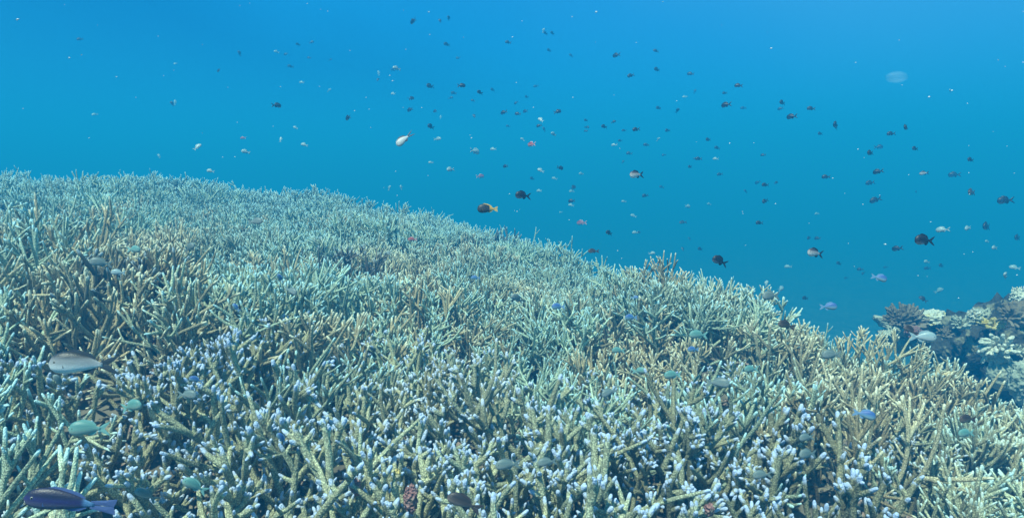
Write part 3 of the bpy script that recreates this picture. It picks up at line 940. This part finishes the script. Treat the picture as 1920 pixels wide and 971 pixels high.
# small fish in the open water: kind, px, py, length in photo pixels, facing, nose-up
SMALL = [
 ('dark', 1385, 161, 13, 'L', 5), ('dark', 1359, 175, 10, 'L', 0), ('dark', 1183, 142, 14, 'L', -5), ('dark', 1295, 139, 12, 'L', 3), ('dark', 1303, 172, 9, 'R', 55),
 ('pale', 1284, 182, 9, 'L', 0), ('dark', 1156, 104, 12, 'L', 0), ('dark', 1071, 105, 9, 'L', 20), ('dark', 1232, 131, 12, 'L', 0), ('dark', 1230, 96, 11, 'L', 0),
 ('dark', 953, 80, 12, 'L', -5), ('dark', 1023, 63, 8, 'L', 0), ('pale', 1019, 58, 9, 'R', 65), ('dark', 1036, 63, 8, 'L', 0), ('dark', 1030, 95, 8, 'L', 0),
 ('dark', 775, 40, 12, 'L', 0), ('dark', 825, 40, 9, 'L', 60), ('dark', 841, 35, 7, 'L', 80), ('dark', 838, 84, 11, 'L', 0), ('dark', 859, 109, 9, 'L', 0),
 ('dark', 449, 101, 10, 'L', 70), ('dark', 536, 102, 9, 'L', 0), ('dark', 545, 125, 10, 'L', 0), ('dark', 559, 84, 6, 'L', 0), ('dark', 584, 80, 9, 'R', 30),
 ('dark', 580, 109, 8, 'L', 0), ('dark', 619, 113, 7, 'R', 20), ('dark', 410, 133, 9, 'L', 0), ('dark', 150, 74, 9, 'L', 0), ('pale', 519, 98, 9, 'L', 0),
 ('pale', 710, 138, 10, 'L', 70), ('pale', 744, 129, 13, 'L', 0), ('pale', 737, 176, 9, 'L', 0), ('dark', 737, 132, 8, 'L', 0), ('dark', 708, 150, 7, 'L', 80),
 ('dark', 518, 198, 13, 'R', 8), ('dark', 653, 221, 12, 'L', 0), ('dark', 769, 206, 12, 'L', -15), ('dark', 771, 185, 10, 'R', 30), ('dark', 807, 162, 12, 'L', 0),
 ('dark', 865, 161, 15, 'R', 10), ('dark', 851, 175, 11, 'L', 0), ('dark', 845, 184, 10, 'R', 20), ('dark', 900, 174, 10, 'L', 0), ('dark', 924, 169, 8, 'L', 0),
 ('dark', 887, 189, 9, 'L', 0), ('dark', 1005, 162, 10, 'L', 0), ('dark', 988, 182, 8, 'L', 0), ('dark', 968, 193, 9, 'L', -20), ('dark', 816, 209, 8, 'L', 0),
 ('pale', 826, 220, 8, 'L', 80), ('dark', 889, 218, 9, 'L', 80), ('dark', 808, 238, 11, 'L', 0), ('pale', 820, 261, 18, 'R', 6), ('pale', 890, 284, 20, 'R', 15),
 ('pale', 925, 280, 12, 'L', 0), ('red', 997, 271, 17, 'L', 20), ('dark', 945, 211, 13, 'L', -15), ('dark', 971, 214, 12, 'L', 0), ('dark', 985, 209, 9, 'L', 0),
 ('dark', 1045, 210, 15, 'R', 5), ('dark', 1011, 236, 11, 'L', -15), ('dark', 1020, 243, 10, 'L', 70), ('pale', 1014, 225, 12, 'L', 40), ('pale', 1038, 252, 11, 'L', 0),
 ('pale', 980, 262, 10, 'L', 40), ('dark', 953, 237, 9, 'L', 0), ('dark', 1099, 226, 8, 'L', 0), ('dark', 1100, 239, 9, 'R', 0), ('dark', 1099, 246, 8, 'L', 0),
 ('dark', 1150, 229, 10, 'R', 10), ('dark', 1133, 238, 12, 'L', 0), ('dark', 1193, 243, 15, 'L', -15), ('dark', 1170, 245, 9, 'L', 0), ('dark', 1235, 203, 11, 'L', -10),
 ('dark', 1270, 208, 8, 'R', 60), ('dark', 1252, 245, 11, 'L', 0), ('dark', 1163, 264, 9, 'L', 0), ('dark', 1212, 272, 12, 'L', 0), ('pale', 1152, 272, 11, 'L', 0),
 ('dark', 1180, 288, 12, 'L', 0), ('dark', 1245, 291, 9, 'L', 0), ('pale', 1234, 262, 9, 'R', 60), ('dark', 1168, 304, 8, 'R', 40), ('dark', 1304, 298, 9, 'L', 0),
 ('dark', 1310, 298, 16, 'L', 0), ('dark', 1345, 278, 12, 'L', 0), ('dark', 1328, 262, 11, 'L', 0), ('pale', 1342, 298, 9, 'L', -10), ('dark', 1294, 313, 9, 'L', 0),
 ('dark', 1241, 351, 10, 'L', 0), ('dark', 1210, 367, 13, 'L', 0), ('pale', 1289, 387, 12, 'R', 8), ('dark', 1431, 291, 8, 'L', 0), ('dark', 1435, 377, 14, 'L', -5),
 ('dark', 1435, 347, 14, 'L', 0), ('dark', 1421, 342, 9, 'L', -30), ('dark', 1455, 343, 9, 'R', 20), ('dark', 1362, 197, 14, 'L', 0), ('dark', 1394, 203, 11, 'L', 0),
 ('dark', 1467, 193, 13, 'L', 0), ('dark', 1464, 204, 9, 'L', 0), ('dark', 1485, 219, 16, 'L', 0), ('dark', 1521, 204, 14, 'L', 0), ('dark', 1538, 251, 10, 'L', 0),
 ('dark', 1567, 236, 19, 'L', 3), ('dark', 1671, 251, 17, 'L', 0), ('dark', 1699, 239, 14, 'L', 0), ('dark', 1632, 287, 15, 'L', 0), ('dark', 1647, 276, 18, 'R', 8),
 ('dark', 1716, 279, 13, 'L', 0), ('dark', 1820, 300, 13, 'L', 0), ('pale_belly', 1733, 325, 17, 'L', -8), ('dark', 1549, 332, 17, 'L', 0), ('dark', 1647, 322, 16, 'L', 0),
 ('dark', 1632, 343, 20, 'L', -10), ('dark', 1790, 328, 20, 'L', 0), ('brown', 1822, 361, 28, 'L', 0), ('dark', 1886, 376, 30, 'L', 0), ('dark', 1642, 375, 24, 'L', 0),
 ('dark', 1718, 360, 6, 'L', 0), ('pale', 1768, 431, 15, 'L', 0), ('pale', 1815, 428, 15, 'L', 0), ('dark', 1850, 425, 26, 'L', -5), ('pale', 1865, 465, 16, 'L', 0),
 ('pale', 1851, 453, 9, 'L', 0), ('dark', 1908, 446, 20, 'L', 0), ('pale', 1532, 401, 10, 'L', 0), ('dark', 1424, 418, 14, 'L', 0), ('pale', 1660, 458, 6, 'L', 0),
 ('dark', 1683, 466, 12, 'L', 0), ('dark', 1517, 446, 10, 'L', -20), ('dark', 1533, 447, 8, 'L', 0), ('dark', 1573, 494, 11, 'L', 0), ('dark', 1661, 501, 8, 'L', 0),
 ('dark', 1619, 512, 8, 'L', -35), ('dark', 1587, 521, 8, 'L', 0), ('dark', 1613, 505, 9, 'L', 0), ('dark', 1739, 503, 11, 'L', 0), ('dark', 1765, 498, 11, 'L', 0),
 ('pale', 1738, 491, 12, 'L', 0), ('dark', 1731, 561, 16, 'L', 30), ('pale', 1760, 545, 18, 'R', 25), ('pale', 1464, 542, 18, 'R', 25), ('pale', 1437, 532, 13, 'R', 60),
 ('pale', 1885, 517, 14, 'L', 20), ('pale', 1903, 502, 12, 'L', 0), ('pale', 1478, 500, 11, 'L', 0), ('dark', 1510, 559, 13, 'L', 0), ('dark', 1313, 467, 11, 'L', 12),
 ('brown', 1281, 417, 19, 'L', 0), ('dark', 1142, 437, 14, 'L', 10), ('red', 1091, 418, 22, 'L', 0), ('dark', 1072, 377, 13, 'L', 0), ('pale', 1071, 385, 11, 'L', 0),
 ('dark', 1075, 352, 11, 'R', 40), ('pale', 1072, 359, 11, 'L', 0), ('pale', 1052, 398, 8, 'L', 0), ('pale', 1011, 358, 10, 'L', 0), ('pale', 1040, 335, 11, 'L', 0),
 ('dark', 998, 335, 9, 'L', 0), ('pale', 1090, 326, 10, 'L', 0), ('pale', 1014, 320, 14, 'L', 30), ('pale', 845, 318, 13, 'L', 0), ('red', 900, 331, 18, 'R', 12),
 ('pale', 808, 305, 10, 'L', 0), ('dark', 948, 312, 10, 'L', 0), ('dark', 1050, 315, 13, 'R', 0), ('pale', 730, 353, 11, 'R', 70), ('pale', 752, 352, 10, 'L', 80),
 ('pale', 571, 272, 14, 'L', 10), ('pale', 554, 240, 10, 'L', 10), ('pale', 526, 262, 10, 'L', 85), ('pale', 461, 285, 15, 'L', 20), ('red', 456, 259, 11, 'L', 0),
 ('pale', 370, 276, 14, 'R', 50), ('pale', 328, 193, 10, 'L', 70), ('dark', 323, 195, 10, 'L', 60), ('pale', 395, 321, 14, 'L', 10), ('pale', 298, 293, 9, 'L', 60),
 ('pale', 566, 155, 10, 'L', 0), ('pale', 617, 170, 9, 'R', 30), ('pale', 178, 215, 9, 'L', 0), ('pale', 329, 120, 7, 'L', 0), ('pale', 1191, 436, 12, 'L', 0),
 ('dark', 1197, 436, 7, 'R', 10), ('pale', 1188, 405, 12, 'L', 15), ('pale', 1170, 378, 10, 'L', 0), ('pale', 1222, 475, 13, 'R', 0), ('dark', 1293, 448, 8, 'L', 60),
 ('dark', 1280, 467, 8, 'L', 80), ('pale', 1330, 383, 9, 'L', 0), ('dark', 1350, 327, 12, 'L', 0), ('dark', 1398, 359, 9, 'L', 50), ('pale', 1782, 171, 8, 'L', 20),
]
REG = [((0, 0, 480, 400), "in the far left water"), ((480, 0, 700, 400), "in the water at left"), ((700, 0, 860, 300), "above the diving silvery fish"),
       ((860, 0, 1100, 150), "near the top at centre"), ((860, 150, 1000, 300), "in the loose shoal at centre"), ((1000, 150, 1140, 300), "in the shoal right of centre"),
       ((1100, 0, 1330, 215), "high in the water right of centre"), ((1140, 215, 1260, 315), "in the shoal above the black-forked-tail fish"),
       ((1260, 215, 1500, 330), "midway up, right of the shoal"), ((1330, 0, 1500, 215), "high in the right half"), ((1500, 0, 1920, 300), "high in the right quarter"),
       ((1500, 300, 1700, 420), "in the right quarter, mid height"), ((1700, 300, 1920, 480), "near the right edge, mid height"),
       ((700, 300, 1030, 410), "just over the far slope"), ((1030, 300, 1140, 450), "over the dip in the skyline"), ((1140, 310, 1380, 490), "above the middle ridge"),
       ((1380, 330, 1560, 600), "above the ridge's right end"), ((1560, 420, 1920, 600), "just above the rocks at right")]
LOOKS = {'dark': 'tiny dark fish', 'pale': 'tiny pale glinting fish', 'red': 'small reddish fish', 'brown': 'small brown fish', 'pale_belly': 'small fish with a bright white flank'}
buck = {}
for f in SMALL:
    rg_ = next((t for b, t in REG if b[0] <= f[1] < b[2] and b[1] <= f[2] < b[3]), "in the open water")
    buck.setdefault((rg_, f[0]), []).append(f)
rf = random.Random(3)
for (rg_, k_), lst in buck.items():
    lst.sort(key=lambda f: f[1])
    for i, f in enumerate(lst):
        nm = LOOKS[k_]
        if len(lst) == 1: lab = f"{nm} {rg_}"
        elif i == 0: lab = f"leftmost {nm} {rg_}"
        elif i == len(lst) - 1: lab = f"rightmost {nm} {rg_}"
        else: lab = f"{ORD[i]} {nm} from the left, {rg_}"
        real = rf.uniform(.13, .18) if f[3] >= 18 else rf.uniform(.075, .10) if f[3] > 12 else rf.uniform(.08, .14)
        fish(f[0], f[1], f[2], f[3] * (1.0 if f[3] < 16 else .82), real, f[5] + rf.gauss(0, 9), f[4], rf.uniform(-52, 52), detail=False, label=lab, group="small fish scattered through the open water")

# ------------------------------------------------------------------ specks drifting in the water
V, F = [], []
rs_ = random.Random(8)
SPK = [(33, 37, 5), (130, 109, 4), (804, 23, 4), (731, 142, 3), (1118, 23, 5), (1073, 32, 3), (961, 70, 3), (1446, 91, 4), (1368, 269, 3), (1742, 182, 4), (1454, 382, 3),
       (884, 259, 3), (736, 152, 3), (1158, 470, 3), (1660, 458, 4), (1785, 170, 4)]
for _ in range(120):
    SPK.append((rs_.uniform(0, 1920), rs_.uniform(0, 560), rs_.uniform(1.2, 2.6)))
for px, py, s in SPK:
    d = rs_.uniform(1.2, 3.2)
    p = at(px, py, d)
    if p.z < float(top_z(p.x, p.y)[0]) + .12: continue
    r_ = s * d / FPX * .42
    n = len(V)
    ax = [Vector((1, 0, .3)).normalized() * r_ * rs_.uniform(1, 1.8), Vector((0, 1, 0)) * r_, Vector((-.3, 0, 1)).normalized() * r_ * .7]
    for a_ in ax: V += [tuple(p + a_), tuple(p - a_)]
    for a_ in (0, 1):
        for b_ in (2, 3):
            for c_ in (4, 5):
                F.append((n + a_, n + b_, n + c_) if (a_ + b_ + c_) % 2 == 0 else (n + a_, n + c_, n + b_))
M_snow = flat_mat("drifting_speck", (.85, .95, .98, 1))
o = link(bpy.data.objects.new("marine_snow", mesh_from("marine_snow", V, F, M_snow)))
tag(o, "tiny white specks drifting in the open water", "drifting specks", kind="stuff")

# faint out-of-focus particle high at the right, its blur put into the alpha
m, t, bs = new_mat("faint_particle")
bs.inputs["Base Color"].default_value = (.55, .85, .95, 1)
bs.inputs["Roughness"].default_value = .6
lw = node(t, "ShaderNodeLayerWeight"); lw.inputs[0].default_value = .35
inv = node(t, "ShaderNodeMapRange", interpolation_type='SMOOTHSTEP'); inv.inputs[1].default_value = .75; inv.inputs[2].default_value = 0.0; inv.inputs[3].default_value = 0.0; inv.inputs[4].default_value = .10
t.links.new(lw.outputs["Facing"], inv.inputs[0]); t.links.new(inv.outputs[0], bs.inputs["Alpha"])
o = lump("particle", at(1681, 145, 2.0), (.028, .022, .016), m, 61, rough=.02, sub=5)
tag(o, "faint pale see-through out-of-focus particle drifting high in the water at right", "particle")

# ------------------------------------------------------------------ water haze
HX0, HX1, HY0, HY1, HZ0, HZ1 = -135, 135, -135, 135, -9.0, 2.3
hv = [(x, y, z) for x in (HX0, HX1) for y in (HY0, HY1) for z in (HZ0, HZ1)]
hf = [(0, 1, 3, 2), (4, 6, 7, 5), (0, 4, 5, 1), (2, 3, 7, 6), (0, 2, 6, 4), (1, 5, 7, 3)]
m = bpy.data.materials.new("sea_water_haze"); m.use_nodes = True
t = m.node_tree; t.nodes.clear()
oo = node(t, "ShaderNodeOutputMaterial"); pv = node(t, "ShaderNodeVolumePrincipled")
pv.inputs["Color"].default_value = (0.015, 0.40, 0.97, 1)
pv.inputs["Density"].default_value = 0.080
pv.inputs["Absorption Color"].default_value = (0.0, 0.2, 0.6, 1)
pv.inputs["Anisotropy"].default_value = 0.0
t.links.new(pv.outputs[0], oo.inputs["Volume"])
haze = link(bpy.data.objects.new("haze", mesh_from("haze", hv, hf, m, smooth=False)))
tag(haze, kind="stuff")
